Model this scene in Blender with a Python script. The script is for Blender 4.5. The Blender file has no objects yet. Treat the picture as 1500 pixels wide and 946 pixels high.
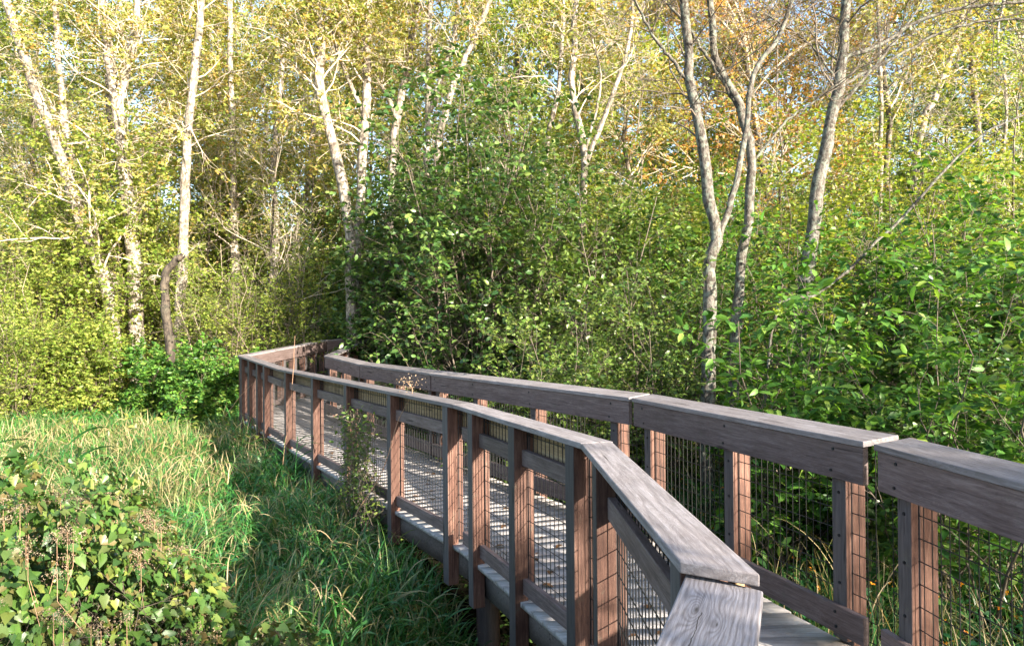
import bpy, math, random
import numpy as np
from mathutils import Vector, Matrix
R = math.radians
C = bpy.context.scene.collection
SC = bpy.context.scene

# ------------------------------------------------------------ camera
ROLL, PITCH, EYE = R(.5), math.atan(5/1000), 1.64
cf = np.array([0, math.cos(PITCH), math.sin(PITCH)])
cu0 = np.array([0, -math.sin(PITCH), math.cos(PITCH)]); cr0 = np.array([1., 0, 0])
cr = cr0*math.cos(ROLL)-cu0*math.sin(ROLL); cu = cu0*math.cos(ROLL)+cr0*math.sin(ROLL)
cam = bpy.data.cameras.new('camera'); camo = bpy.data.objects.new('camera', cam); C.objects.link(camo)
camo.matrix_world = Matrix(((cr[0], cu[0], -cf[0], 0), (cr[1], cu[1], -cf[1], 0), (cr[2], cu[2], -cf[2], EYE), (0, 0, 0, 1)))
cam.sensor_width = 36; cam.lens = 24; cam.clip_start = .05; cam.clip_end = 1500
SC.camera = camo

# ------------------------------------------------------------ light
SUN_AZ, SUN_EL = R(134), R(20)        # azimuth clockwise from +Y
sv = Vector((math.sin(SUN_AZ)*math.cos(SUN_EL), math.cos(SUN_AZ)*math.cos(SUN_EL), math.sin(SUN_EL)))
sun = bpy.data.lights.new('sun', 'SUN'); sun.energy = 4.8; sun.angle = R(.55); sun.color = (1, .90, .76)
suno = bpy.data.objects.new('sun', sun); C.objects.link(suno)
suno.rotation_euler = (-sv).to_track_quat('-Z', 'Y').to_euler(); suno.location = sv*60
w = bpy.data.worlds.new('World'); SC.world = w; w.use_nodes = True
nt = w.node_tree; sky = nt.nodes.new('ShaderNodeTexSky'); sky.sky_type = 'NISHITA'; sky.sun_disc = False
sky.sun_elevation = SUN_EL; sky.sun_rotation = SUN_AZ; sky.air_density = 1.0; sky.dust_density = 1.5
bg = nt.nodes['Background']; bg.inputs[1].default_value = .115
nt.links.new(sky.outputs[0], bg.inputs[0])
SC.view_settings.view_transform = 'Standard'; SC.view_settings.look = 'None'
SC.view_settings.exposure = 2.3; SC.view_settings.gamma = 1; SC.view_settings.use_curve_mapping = False

# ------------------------------------------------------------ helpers
def at(px, py, Y):
    """point whose forward depth is Y along the direction of a photo pixel"""
    d = cf + cr*(px-750)/1000 + cu*(473-py)/1000
    return np.array([0, 0, EYE]) + d*(Y/d[1])

def np_mesh(name, V, F):
    V = np.asarray(V, dtype=np.float32); F = np.asarray(F, dtype=np.int32)
    me = bpy.data.meshes.new(name); k = F.shape[1]; n = len(F)
    me.vertices.add(len(V)); me.vertices.foreach_set('co', V.ravel())
    me.loops.add(n*k); me.loops.foreach_set('vertex_index', F.ravel())
    me.polygons.add(n); me.polygons.foreach_set('loop_start', np.arange(0, n*k, k, dtype=np.int32))
    me.update(calc_edges=True)
    return me

def ob(name, me, mat, parent=None, label=None, cat=None, group=None, kind=None):
    o = bpy.data.objects.new(name, me); C.objects.link(o)
    if mat and not me.materials: me.materials.append(mat)
    if parent: o.parent = parent
    for k, v in (('label', label), ('category', cat), ('group', group), ('kind', kind)):
        if v: o[k] = v
    return o

def thing(name, label, cat, loc=(0, 0, 0), rz=0, group=None):
    o = bpy.data.objects.new(name, None); C.objects.link(o); o.location = loc; o.rotation_euler = (0, 0, rz)
    o.empty_display_size = .2
    o['label'] = label; o['category'] = cat
    if group: o['group'] = group
    return o

def dup(root, label=None, group=None, loc=None, rz=None, sc=None):
    r = root.copy(); C.objects.link(r)
    if label: r['label'] = label
    if group: r['group'] = group
    if loc is not None: r.location = loc
    if rz is not None: r.rotation_euler = (0, 0, rz)
    if sc is not None: r.scale = sc if hasattr(sc, '__len__') else (sc, sc, sc)
    for ch in list(root.children):
        c = ch.copy(); C.objects.link(c); c.parent = r
        for g in list(ch.children):
            d = g.copy(); C.objects.link(d); d.parent = c
    return r

def smooth(me):
    me.polygons.foreach_set('use_smooth', np.ones(len(me.polygons), dtype=bool))

# ---- node material helpers
def newmat(name):
    m = bpy.data.materials.new(name); m.use_nodes = True; nt = m.node_tree
    return m, nt, nt.nodes['Principled BSDF'], nt.nodes['Material Output']
def N(nt, t, **kw):
    n = nt.nodes.new(t)
    for k, v in kw.items(): setattr(n, k, v)
    return n
def ramp(nt, fac, stops, interp='LINEAR'):
    n = nt.nodes.new('ShaderNodeValToRGB'); n.color_ramp.interpolation = interp
    e = n.color_ramp.elements
    while len(e) < len(stops): e.new(.5)
    for i, (p, c) in enumerate(stops):
        e[i].position = p; e[i].color = (*c, 1) if len(c) == 3 else c
    nt.links.new(fac, n.inputs[0]); return n.outputs[0]
def noise(nt, vec, scale, detail=4, rough=.55, dist=0):
    n = nt.nodes.new('ShaderNodeTexNoise'); n.inputs['Scale'].default_value = scale
    n.inputs['Detail'].default_value = detail; n.inputs['Roughness'].default_value = rough
    n.inputs['Distortion'].default_value = dist
    if vec is not None: nt.links.new(vec, n.inputs['Vector'])
    return n.outputs['Fac']
def mapping(nt, vec, scale):
    n = nt.nodes.new('ShaderNodeMapping'); n.inputs['Scale'].default_value = scale
    nt.links.new(vec, n.inputs['Vector']); return n.outputs[0]
def mix(nt, fac, a, b, mode='MIX'):
    n = nt.nodes.new('ShaderNodeMix'); n.data_type = 'RGBA'; n.blend_type = mode
    for s, v in ((n.inputs[0], fac), (n.inputs[6], a), (n.inputs[7], b)):
        if isinstance(v, (int, float)): s.default_value = v
        elif isinstance(v, tuple): s.default_value = (*v, 1)
        else: nt.links.new(v, s)
    return n.outputs[2]
def bump(nt, h, bsdf, strength, dist=.01):
    n = nt.nodes.new('ShaderNodeBump'); n.inputs['Strength'].default_value = strength; n.inputs['Distance'].default_value = dist
    nt.links.new(h, n.inputs['Height']); nt.links.new(n.outputs[0], bsdf.inputs['Normal'])

def wood(name, axis, dark, mid, light, grain=1.0, stain=.5, grey=None):
    """weathered timber with the grain along one local axis"""
    m, nt, b, out = newmat(name)
    tc = N(nt, 'ShaderNodeTexCoord'); oi = N(nt, 'ShaderNodeObjectInfo')
    add = N(nt, 'ShaderNodeVectorMath', operation='ADD'); sc = N(nt, 'ShaderNodeVectorMath', operation='SCALE')
    cmb = N(nt, 'ShaderNodeCombineXYZ')
    for i in range(3): nt.links.new(oi.outputs['Random'], cmb.inputs[i])
    nt.links.new(cmb.outputs[0], sc.inputs[0]); sc.inputs['Scale'].default_value = 37
    nt.links.new(tc.outputs['Object'], add.inputs[0]); nt.links.new(sc.outputs[0], add.inputs[1])
    s = [1, 1, 1]; s[axis] = .07
    v = mapping(nt, add.outputs[0], tuple(s))
    s2 = [1, 1, 1]; s2[axis] = .22
    v2 = mapping(nt, add.outputs[0], tuple(s2))
    g1 = noise(nt, v, 60*grain, 8, .7, .6); g2 = noise(nt, v2, 9, 4, .6, 2.2); g3 = noise(nt, add.outputs[0], 3.2, 4, .6, .4)
    wv = N(nt, 'ShaderNodeMath', operation='SINE'); ml = N(nt, 'ShaderNodeMath', operation='MULTIPLY'); ml.inputs[1].default_value = 55
    nt.links.new(g2, ml.inputs[0]); nt.links.new(ml.outputs[0], wv.inputs[0])
    rings = ramp(nt, wv.outputs[0], [(0, (.82, .8, .78)), (.7, (1, 1, 1)), (1, (1.0, 1.0, 1.0))])
    col = ramp(nt, g1, [(.25, dark), (.48, mid), (.72, light)])
    col = mix(nt, .75, col, rings, 'MULTIPLY')
    st = ramp(nt, g3, [(.35, (.62, .55, .52)), (.58, (1, 1, 1))])
    col = mix(nt, stain, col, st, 'MULTIPLY')
    if grey:  # outer and inner faces greyer: weathering, with their shade put into the colour
        sp = N(nt, 'ShaderNodeSeparateXYZ'); nt.links.new(tc.outputs['Normal'], sp.inputs[0])
        ab = N(nt, 'ShaderNodeMath', operation='ABSOLUTE'); nt.links.new(sp.outputs[1], ab.inputs[0])
        gg = ramp(nt, g1, [(.25, tuple(q*.45 for q in grey)), (.5, grey), (.75, tuple(q*1.6 for q in grey))])
        col = mix(nt, ab.outputs[0], col, gg)
    crk = noise(nt, v, 26*grain, 2, .5, .3)
    ck = ramp(nt, crk, [(.285, (.12, .09, .08)), (.305, (1, 1, 1))])
    col = mix(nt, .8, col, ck, 'MULTIPLY')
    mo = noise(nt, add.outputs[0], 14, 5, .7, .2); mf = ramp(nt, mo, [(.60, (0, 0, 0)), (.70, (1, 1, 1))])
    mm = N(nt, 'ShaderNodeMath', operation='MULTIPLY'); mm.inputs[1].default_value = .35; nt.links.new(mf, mm.inputs[0])
    col = mix(nt, mm.outputs[0], col, (.10, .105, .075))
    hv = N(nt, 'ShaderNodeHueSaturation'); hr = N(nt, 'ShaderNodeMapRange')
    nt.links.new(oi.outputs['Random'], hr.inputs[0]); hr.inputs[3].default_value = .72; hr.inputs[4].default_value = 1.22
    nt.links.new(hr.outputs[0], hv.inputs['Value']); nt.links.new(col, hv.inputs['Color'])
    nt.links.new(hv.outputs[0], b.inputs['Base Color'])
    b.inputs['Roughness'].default_value = .72; b.inputs['Specular IOR Level'].default_value = .35
    bump(nt, g1, b, .5, .004)
    return m

def leafmat(name, cols, trans=.35, rough=.45, spec=.35):
    m, nt, b, out = newmat(name)
    g = N(nt, 'ShaderNodeNewGeometry'); oi = N(nt, 'ShaderNodeObjectInfo')
    n = len(cols)
    c = ramp(nt, g.outputs['Random Per Island'], [((i+.5)/n if i else 0, cc) for i, cc in enumerate(cols)])
    tc = N(nt, 'ShaderNodeTexCoord'); big = noise(nt, tc.outputs['Object'], .9, 3)
    bg_ = ramp(nt, big, [(.3, (.72, .80, .75)), (.7, (1.15, 1.08, .95))])
    c = mix(nt, .8, c, bg_, 'MULTIPLY')
    nt.links.new(c, b.inputs['Base Color']); b.inputs['Roughness'].default_value = rough
    b.inputs['Specular IOR Level'].default_value = spec
    t = N(nt, 'ShaderNodeBsdfTranslucent')
    tcx = mix(nt, 1.0, c, (1.35, 1.25, .55), 'MULTIPLY'); nt.links.new(tcx, t.inputs[0])
    ms = N(nt, 'ShaderNodeMixShader'); ms.inputs[0].default_value = trans
    nt.links.new(b.outputs[0], ms.inputs[1]); nt.links.new(t.outputs[0], ms.inputs[2]); nt.links.new(ms.outputs[0], out.inputs[0])
    return m

def bark(name, dark, mid, light, patch=(.25, .27, .2), amt=.35, scale=1.0):
    m, nt, b, out = newmat(name)
    tc = N(nt, 'ShaderNodeTexCoord'); v = mapping(nt, tc.outputs['Object'], (1, 1, .45))
    a = noise(nt, v, 14*scale, 8, .75, .5); c = ramp(nt, a, [(.36, dark), (.47, mid), (.57, light)])
    bnd = noise(nt, mapping(nt, tc.outputs['Object'], (.6, .6, 1.6)), 3.2, 4, .6, .3)
    c = mix(nt, .85, c, ramp(nt, bnd, [(.36, (.38, .34, .30)), (.52, (1, 1, 1)), (.7, (1.15, 1.13, 1.1))]), 'MULTIPLY')
    p = noise(nt, tc.outputs['Object'], 6*scale, 5, .6, .3); pf = ramp(nt, p, [(.5, (0, 0, 0)), (.6, (1, 1, 1))])
    mf = N(nt, 'ShaderNodeMath', operation='MULTIPLY'); mf.inputs[1].default_value = amt; nt.links.new(pf, mf.inputs[0])
    c = mix(nt, mf.outputs[0], c, patch)
    nt.links.new(c, b.inputs['Base Color']); b.inputs['Roughness'].default_value = .85
    bump(nt, a, b, .7, .02)
    return m

def flat(name, col, rough=.7, metal=0):
    m, nt, b, out = newmat(name); tc = N(nt, 'ShaderNodeTexCoord')
    a = noise(nt, tc.outputs['Object'], 25, 3)
    c = ramp(nt, a, [(.3, tuple(x*.75 for x in col)), (.7, tuple(min(1, x*1.2) for x in col))])
    nt.links.new(c, b.inputs['Base Color']); b.inputs['Roughness'].default_value = rough; b.inputs['Metallic'].default_value = metal
    return m

M = {}
M['post'] = wood('post_wood', 2, (.032, .015, .011), (.115, .056, .040), (.215, .125, .090), 1, .9, (.070, .062, .062))
M['rail'] = wood('rail_wood', 0, (.052, .037, .035), (.135, .098, .092), (.215, .17, .162))
M['cap'] = wood('cap_wood', 0, (.085, .076, .077), (.19, .172, .174), (.30, .28, .285), .9, .35)
M['deck'] = wood('deck_wood', 0, (.20, .185, .18), (.40, .38, .37), (.54, .52, .51), .9, .4)
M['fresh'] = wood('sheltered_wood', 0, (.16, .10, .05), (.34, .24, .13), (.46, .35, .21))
M['joist'] = wood('joist_wood', 0, (.06, .05, .045), (.14, .12, .11), (.2, .17, .155))
def knotted(name):
    m, nt, b, out = newmat(name); tc = N(nt, 'ShaderNodeTexCoord'); sep = N(nt, 'ShaderNodeSeparateXYZ'); nt.links.new(tc.outputs['Object'], sep.inputs[0])
    def mth(op, a, c=None, d=None):
        n = N(nt, 'ShaderNodeMath', operation=op)
        for i, v in enumerate((a, c, d)):
            if v is None: continue
            if isinstance(v, (int, float)): n.inputs[i].default_value = v
            else: nt.links.new(v, n.inputs[i])
        return n.outputs[0]
    X, Y = sep.outputs[0], sep.outputs[1]
    wob = noise(nt, mapping(nt, tc.outputs['Object'], (.35, 1, 1)), 7, 3, .5, .6)
    f = mth('ADD', Y, mth('MULTIPLY', wob, .05)); spot = None
    for (kx, ky, a, sx, sy) in ((1.50, -.052, .075, .075, .02), (1.44, -.10, .03, .05, .014), (1.15, -.06, .03, .16, .03), (1.62, -.11, .02, .05, .02)):
        dx = mth('DIVIDE', mth('SUBTRACT', X, kx), sx); dy = mth('DIVIDE', mth('SUBTRACT', Y, ky), sy)
        e = mth('EXPONENT', mth('MULTIPLY', mth('ADD', mth('MULTIPLY', dx, dx), mth('MULTIPLY', dy, dy)), -1.0))
        f = mth('ADD', f, mth('MULTIPLY', e, a))
        if a > .02 and kx > 1.3:
            e2 = mth('POWER', e, 14 if a > .05 else 30); spot = e2 if spot is None else mth('MAXIMUM', spot, e2)
    rings = mth('SINE', mth('MULTIPLY', f, 520)); fine = noise(nt, mapping(nt, tc.outputs['Object'], (.05, 1, 1)), 170, 5, .7)
    c = ramp(nt, fine, [(.3, (.12, .11, .112)), (.5, (.21, .195, .205)), (.72, (.31, .295, .305))])
    c = mix(nt, .75, c, ramp(nt, mth('MULTIPLY_ADD', rings, .5, .5), [(0, (.66, .62, .60)), (.55, (1, 1, 1)), (1, (1.08, 1.08, 1.1))]), 'MULTIPLY')
    cw = mth('ABSOLUTE', mth('SUBTRACT', mth('ADD', Y, mth('MULTIPLY', noise(nt, tc.outputs['Object'], 18, 2), .02)), -.052))
    crack = mth('MULTIPLY', mth('LESS_THAN', cw, .0012), mth('MULTIPLY', mth('LESS_THAN', X, 1.49), mth('GREATER_THAN', X, .9)))
    dk = mth('MAXIMUM', spot, crack)
    c = mix(nt, dk, c, (.045, .035, .03)); nt.links.new(c, b.inputs['Base Color']); b.inputs['Roughness'].default_value = .65
    bump(nt, fine, b, .4, .003); return m
M['cap_knot'] = knotted('cap_knotted')
M['wire'] = flat('wire_black', (.018, .018, .018), .5, .3)
M['bolt'] = flat('bolt_dark', (.02, .022, .025), .5, .6)
M['bark_pale'] = bark('bark_pale', (.06, .045, .033), (.20, .165, .13), (.46, .405, .335), (.11, .10, .07), .85, 1.3)
M['bark_near'] = bark('bark_near', (.018, .014, .010), (.062, .05, .038), (.155, .14, .12), (.17, .19, .15), .85, 2.4)
M['bark_dark'] = bark('bark_dark', (.03, .022, .016), (.09, .07, .05), (.19, .155, .12), (.16, .17, .11), .4)
M['twig'] = flat('twig_pale', (.46, .39, .30), .8)
M['twig_soft'] = flat('twig_soft', (.30, .245, .18), .8)
M['bark_black'] = bark('bark_black', (.012, .009, .007), (.04, .03, .022), (.09, .07, .05), (.06, .06, .04), .3)
M['twig_mid'] = flat('twig_mid', (.13, .10, .07), .8)
M['twig_dark'] = flat('twig_dark', (.12, .095, .07), .8)
M['stem_red'] = flat('stem_dry', (.34, .2, .12), .8)
M['L_green'] = leafmat('leaf_green', [(.05, .11, .022), (.11, .19, .035), (.20, .28, .065), (.07, .14, .03), (.25, .30, .08), (.04, .09, .02), (.14, .22, .05)], .4, .38, .5)
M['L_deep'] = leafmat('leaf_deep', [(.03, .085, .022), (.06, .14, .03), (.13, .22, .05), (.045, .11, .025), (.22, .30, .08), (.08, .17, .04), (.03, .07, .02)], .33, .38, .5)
M['L_bright'] = leafmat('leaf_bright', [(.03, .09, .02), (.08, .21, .03), (.16, .32, .05), (.04, .12, .025), (.12, .26, .04), (.26, .36, .07), (.05, .14, .025), (.14, .29, .045), (.035, .10, .022), (.025, .08, .02), (.10, .22, .035)], .42)
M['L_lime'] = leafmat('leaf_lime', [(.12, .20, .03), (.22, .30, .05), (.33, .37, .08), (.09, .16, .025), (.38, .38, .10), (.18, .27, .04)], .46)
M['L_autumn'] = leafmat('leaf_autumn', [(.20, .25, .05), (.34, .34, .09), (.42, .36, .10), (.14, .20, .04), (.45, .26, .08), (.38, .38, .12), (.20, .27, .05)], .45)
M['L_orange'] = leafmat('leaf_orange', [(.45, .20, .07), (.44, .28, .08), (.36, .32, .08), (.46, .17, .06), (.3, .30, .07)], .4)
M['L_red'] = leafmat('leaf_red', [(.40, .05, .025), (.45, .09, .03), (.34, .04, .03)], .4)
M['L_vine'] = leafmat('leaf_vine', [(.03, .08, .02), (.06, .13, .025), (.11, .19, .035), (.045, .10, .025), (.03, .07, .02), (.20, .23, .05), (.07, .14, .04), (.16, .12, .05), (.04, .10, .03), (.10, .17, .035)], .32, .4)
M['L_herb'] = leafmat('leaf_herb', [(.02, .10, .035), (.03, .14, .045), (.05, .19, .055), (.03, .11, .03)], .3)
M['grass'] = leafmat('grass_green', [(.025, .12, .025), (.045, .17, .035), (.07, .22, .045), (.035, .14, .035), (.11, .25, .06), (.03, .12, .03), (.28, .25, .12), (.05, .18, .04)], .3, .35, .45)
M['grass_dry'] = leafmat('grass_dry', [(.40, .31, .18), (.48, .38, .24), (.12, .20, .05), (.32, .25, .13), (.07, .17, .04), (.50, .36, .22), (.10, .20, .04)], .3, .5, .3)
M['tuft'] = leafmat('seed_tuft', [(.26, .19, .14), (.34, .26, .20), (.19, .13, .09)], .2, .9, .1)
M['litter'] = leafmat('leaf_litter', [(.14, .07, .03), (.22, .12, .05), (.10, .05, .025), (.26, .17, .07)], .1, .7, .2)
M['flower'] = leafmat('flower_orange', [(.75, .26, .02), (.8, .36, .03)], .3)

# ---- tubes
def tubes(P, rad, S=6):
    """P (m,k,3) polylines, rad (m,k)"""
    m, k, _ = P.shape
    T = np.gradient(P, axis=1); T /= np.linalg.norm(T, axis=2, keepdims=True)+1e-9
    ref = np.where(np.abs(T[:, :, 2:3]) < .9, np.array([0, 0, 1.]), np.array([1., 0, 0]))
    A = np.cross(T, ref); A /= np.linalg.norm(A, axis=2, keepdims=True)+1e-9
    B = np.cross(T, A)
    # keep frames from flipping along a line
    for i in range(1, k):
        a = A[:, i-1]-(A[:, i-1]*T[:, i]).sum(1, keepdims=True)*T[:, i]
        a /= np.linalg.norm(a, axis=1, keepdims=True)+1e-9
        A[:, i] = a; B[:, i] = np.cross(T[:, i], a)
    th = np.arange(S)*2*math.pi/S
    ring = A[:, :, None]*np.cos(th)[None, None, :, None] + B[:, :, None]*np.sin(th)[None, None, :, None]
    V = P[:, :, None] + ring*rad[:, :, None, None]
    idx = np.arange(m*k*S).reshape(m, k, S)
    a = idx[:, :-1]; b = idx[:, 1:]
    F = np.stack([a, np.roll(a, -1, 2), np.roll(b, -1, 2), b], -1).reshape(-1, 4)
    return V.reshape(-1, 3), F

def join(parts):
    Vs, Fs, n = [], [], 0
    for V, F in parts:
        Vs.append(V); Fs.append(F+n); n += len(V)
    return np.concatenate(Vs), np.concatenate(Fs)

def children(P, rad, n, rng, t0, t1, length, ang, up=.0, k=5, rs=.55, wig=.08, rmin=.002, droop=0):
    m, K, _ = P.shape
    t = rng.uniform(t0, t1, (m, n)); f = t*(K-1); i = np.minimum(f.astype(int), K-2); fr = (f-i)[..., None]
    mi = np.arange(m)[:, None]
    pos = P[mi, i]*(1-fr) + P[mi, i+1]*fr
    tan = P[mi, i+1]-P[mi, i]; tan /= np.linalg.norm(tan, axis=2, keepdims=True)+1e-9
    r0 = (rad[mi, i]*(1-fr[..., 0]) + rad[mi, i+1]*fr[..., 0])*rs
    v = rng.normal(size=(m, n, 3)); v -= (v*tan).sum(2, keepdims=True)*tan; v /= np.linalg.norm(v, axis=2, keepdims=True)+1e-9
    a = rng.normal(ang, .22, (m, n, 1))
    d = tan*np.cos(a)+v*np.sin(a); d[..., 2] += up; d /= np.linalg.norm(d, axis=2, keepdims=True)
    L = length*rng.uniform(.55, 1.15, (m, n, 1))*(1.1-.55*t[..., None])
    pos = pos.reshape(-1, 3); d = d.reshape(-1, 3); L = L.reshape(-1, 1); r0 = np.maximum(r0.reshape(-1), rmin)
    out = np.zeros((m*n, k, 3)); out[:, 0] = pos; step = L/(k-1)
    for j in range(1, k):
        d = d + rng.normal(0, wig, d.shape)*2; d[:, 2] += -droop/k
        d /= np.linalg.norm(d, axis=1, keepdims=True)
        out[:, j] = out[:, j-1]+d*step
    rr = r0[:, None]*np.linspace(1, .3, k)[None]
    return out, rr

LT = {
 'simple': (np.array([(0, 0, 0), (.45, .5, .10), (1, 0, -.06), (.45, -.5, .10)]), np.array([(0, 2, 1), (0, 3, 2)])),
 'hero': (np.array([(0, 0, 0), (.22, .36, .05), (.62, .38, .03), (1, 0, -.16), (.62, -.38, .03), (.22, -.36, .05), (.25, 0, 0), (.65, 0, -.04)]),
          np.array([(0, 6, 1), (6, 7, 2), (6, 2, 1), (7, 3, 2), (0, 5, 6), (5, 4, 7), (5, 7, 6), (4, 3, 7)])),
 'heart': (np.array([(0, 0, 0), (-.14, .26, .0), (.14, .50, .06), (.55, .30, .03), (1, 0, -.14), (.55, -.30, .03), (.14, -.50, .06), (-.14, -.26, .0), (.35, 0, -.03)]),
           np.array([(0, 8, 1), (8, 2, 1), (8, 3, 2), (8, 4, 3), (0, 7, 8), (8, 7, 6), (8, 6, 5), (8, 5, 4)])),
}
def leaves(pos, D, Nn, L, asp=.6, kind='simple', wr=None):
    tv, tf = LT[kind]
    D = D/(np.linalg.norm(D, axis=1, keepdims=True)+1e-9)
    Nn = Nn-(Nn*D).sum(1, keepdims=True)*D; Nn /= np.linalg.norm(Nn, axis=1, keepdims=True)+1e-9
    S = np.cross(Nn, D)
    L = L[:, None, None]
    V = pos[:, None] + L*(tv[None, :, 0:1]*D[:, None] + asp*tv[None, :, 1:2]*S[:, None] + tv[None, :, 2:3]*Nn[:, None])
    n = len(pos); k = len(tv)
    F = (tf[None]+(np.arange(n)*k)[:, None, None]).reshape(-1, 3)
    return V.reshape(-1, 3), F

def twig_leaves(P, n, rng, size, asp=.6, kind='simple', tilt=.55, droop=.25, t0=.15, spread=.0):
    m, K, _ = P.shape
    t = np.sort(rng.uniform(t0, 1, (m, n)), axis=1); f = t*(K-1); i = np.minimum(f.astype(int), K-2); fr = (f-i)[..., None]
    mi = np.arange(m)[:, None]
    pos = P[mi, i]*(1-fr)+P[mi, i+1]*fr; tan = P[mi, i+1]-P[mi, i]; tan /= np.linalg.norm(tan, axis=2, keepdims=True)+1e-9
    side = np.cross(tan, np.array([0, 0, 1.])); side /= np.linalg.norm(side, axis=2, keepdims=True)+1e-9
    sg = np.where(np.arange(n) % 2 == 0, 1., -1.)[None, :, None]
    D = tan*.5+side*sg*.8+rng.normal(0, .35, (m, n, 3)); D[..., 2] -= droop
    Nn = np.array([0, 0, 1.])+rng.normal(0, tilt, (m, n, 3))
    pos = pos.reshape(-1, 3)
    if spread: pos = pos+rng.normal(0, spread, pos.shape)
    L = size*rng.uniform(.55, 1.25, m*n)
    return leaves(pos, D.reshape(-1, 3), Nn.reshape(-1, 3), L, asp, kind)

def resample(pts, k):
    pts = np.asarray(pts, float); n = len(pts)
    # Catmull-Rom through the points
    s = np.linspace(0, n-1, k); i = np.clip(s.astype(int), 0, n-2); f = (s-i)[:, None]
    p = np.vstack([2*pts[0]-pts[1], pts, 2*pts[-1]-pts[-2]])
    a, b, c, d = p[i], p[i+1], p[i+2], p[i+3]
    return .5*((2*b)+(-a+c)*f+(2*a-5*b+4*c-d)*f**2+(-a+3*b-3*c+d)*f**3)

# ------------------------------------------------------------ ground
GZ = -1.05
def gh(x, y):
    x = np.asarray(x, float); y = np.asarray(y, float)
    rx = np.interp(y, [-2, .1, 1.65, 3.32, 5.03, 9.6, 11.52, 14.65, 18], [-1.0, -.23, .42, .33, -.44, -3.3, -4.64, -4.1, -3.9])
    left = np.clip((rx-x+.95-1.25*np.clip((6.0-y)/1.6, 0, 1))/.9, 0, 1); left = left*left*(3-2*left)
    far = np.clip((y-3.5)/7.5, 0, 1)
    right = np.clip((x-rx-1.6)/4, 0, 1)
    return GZ-.05 + (.38+.32*far)*left + .35*right*far + .22*np.clip((y-11)/6, 0, 1)*(1-left) + .07*np.sin(x*.9+1.3)*np.cos(y*.7) + .04*np.sin(x*2.3)*np.sin(y*2.1+.4)
def make_ground():
    xs = np.unique(np.concatenate([np.linspace(-600, -40, 12), np.linspace(-40, 40, 121), np.linspace(40, 600, 12)]))
    X, Y = np.meshgrid(xs, xs+8); Z = gh(X, Y)
    far = np.clip((np.hypot(X, Y)-60)/60, 0, 1); Z = Z*(1-far)+(-.3)*far
    n = len(xs); idx = np.arange(n*n).reshape(n, n)
    F = np.stack([idx[:-1, :-1], idx[:-1, 1:], idx[1:, 1:], idx[1:, :-1]], -1).reshape(-1, 4)
    me = np_mesh('ground', np.stack([X, Y, Z], -1).reshape(-1, 3), F); smooth(me)
    m, nt, b, out = newmat('forest_soil'); tc = N(nt, 'ShaderNodeTexCoord')
    a = noise(nt, tc.outputs['Object'], 1.3, 8, .7); c = ramp(nt, a, [(.3, (.004, .0035, .0025)), (.5, (.008, .008, .005)), (.7, (.012, .016, .007))])
    d = noise(nt, tc.outputs['Object'], 22, 6, .7); c = mix(nt, .6, c, ramp(nt, d, [(.35, (.4, .35, .3)), (.65, (1.6, 1.4, 1.1))]), 'MULTIPLY')
    nt.links.new(c, b.inputs['Base Color']); b.inputs['Roughness'].default_value = 1; b.inputs['Specular IOR Level'].default_value = .05; bump(nt, d, b, .8, .05)
    ob('ground', me, m, kind='structure')
make_ground()

# ------------------------------------------------------------ boardwalk
def box(x0, x1, q0, q1, z0, z1, slope=0, sk0=0, sk1=0, tilt=0, bev=.004):
    """box in rail space: x along, q across, z up; sheared by slope; ends skewed across q (mitre)"""
    import bmesh
    bm = bmesh.new(); vs = []
    for q, s0, s1, dz in ((q0, 0, 0, 0), (q1, sk0, sk1, tilt)):
        for z in (z0, z1):
            for x in (x0+s0, x1+s1): vs.append(bm.verts.new((x, q, z+dz+slope*x)))
    f = [(0, 1, 3, 2), (4, 6, 7, 5), (0, 4, 5, 1), (2, 3, 7, 6), (0, 2, 6, 4), (1, 5, 7, 3)]
    for a in f: bm.faces.new([vs[i] for i in a])
    bmesh.ops.recalc_face_normals(bm, faces=bm.faces)
    if bev: bmesh.ops.bevel(bm, geom=list(bm.edges), offset=bev, segments=2, affect='EDGES', profile=.5)
    me = bpy.data.meshes.new('m'); bm.to_mesh(me); bm.free()
    return me

def mirror_q(me):   # left rails have q running to +right of travel; mapped by object matrix, nothing to do
    return me

def bolt_mesh():
    import bmesh
    bm = bmesh.new(); bmesh.ops.create_cone(bm, cap_ends=True, segments=10, radius1=.0085, radius2=.0075, depth=.006)
    for v in bm.verts: v.co = (v.co.x, v.co.z, v.co.y)
    me = bpy.data.meshes.new('bolt'); bm.to_mesh(me); bm.free(); return me
BOLT = bolt_mesh()

def mesh_panel(x0, x1, q, z0, z1, slope, wr=.0028):
    lines = []
    n = max(2, int(round((x1-x0)/.0508)))
    for i in range(n+1):
        x = x0+(x1-x0)*i/n; lines.append(((x, q, z0+slope*x), (x, q, z1+slope*x)))
    nz = int((z1-z0)/.1016)
    for j in range(nz+1):
        z = z0+.02+j*.1016; lines.append(((x0, q+.002, z+slope*x0), (x1, q+.002, z+slope*x1)))
    P = np.array(lines, float); V, F = tubes(P, np.full(P.shape[:2], wr), 4)
    return np_mesh('wire_mesh', V, F)

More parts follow.
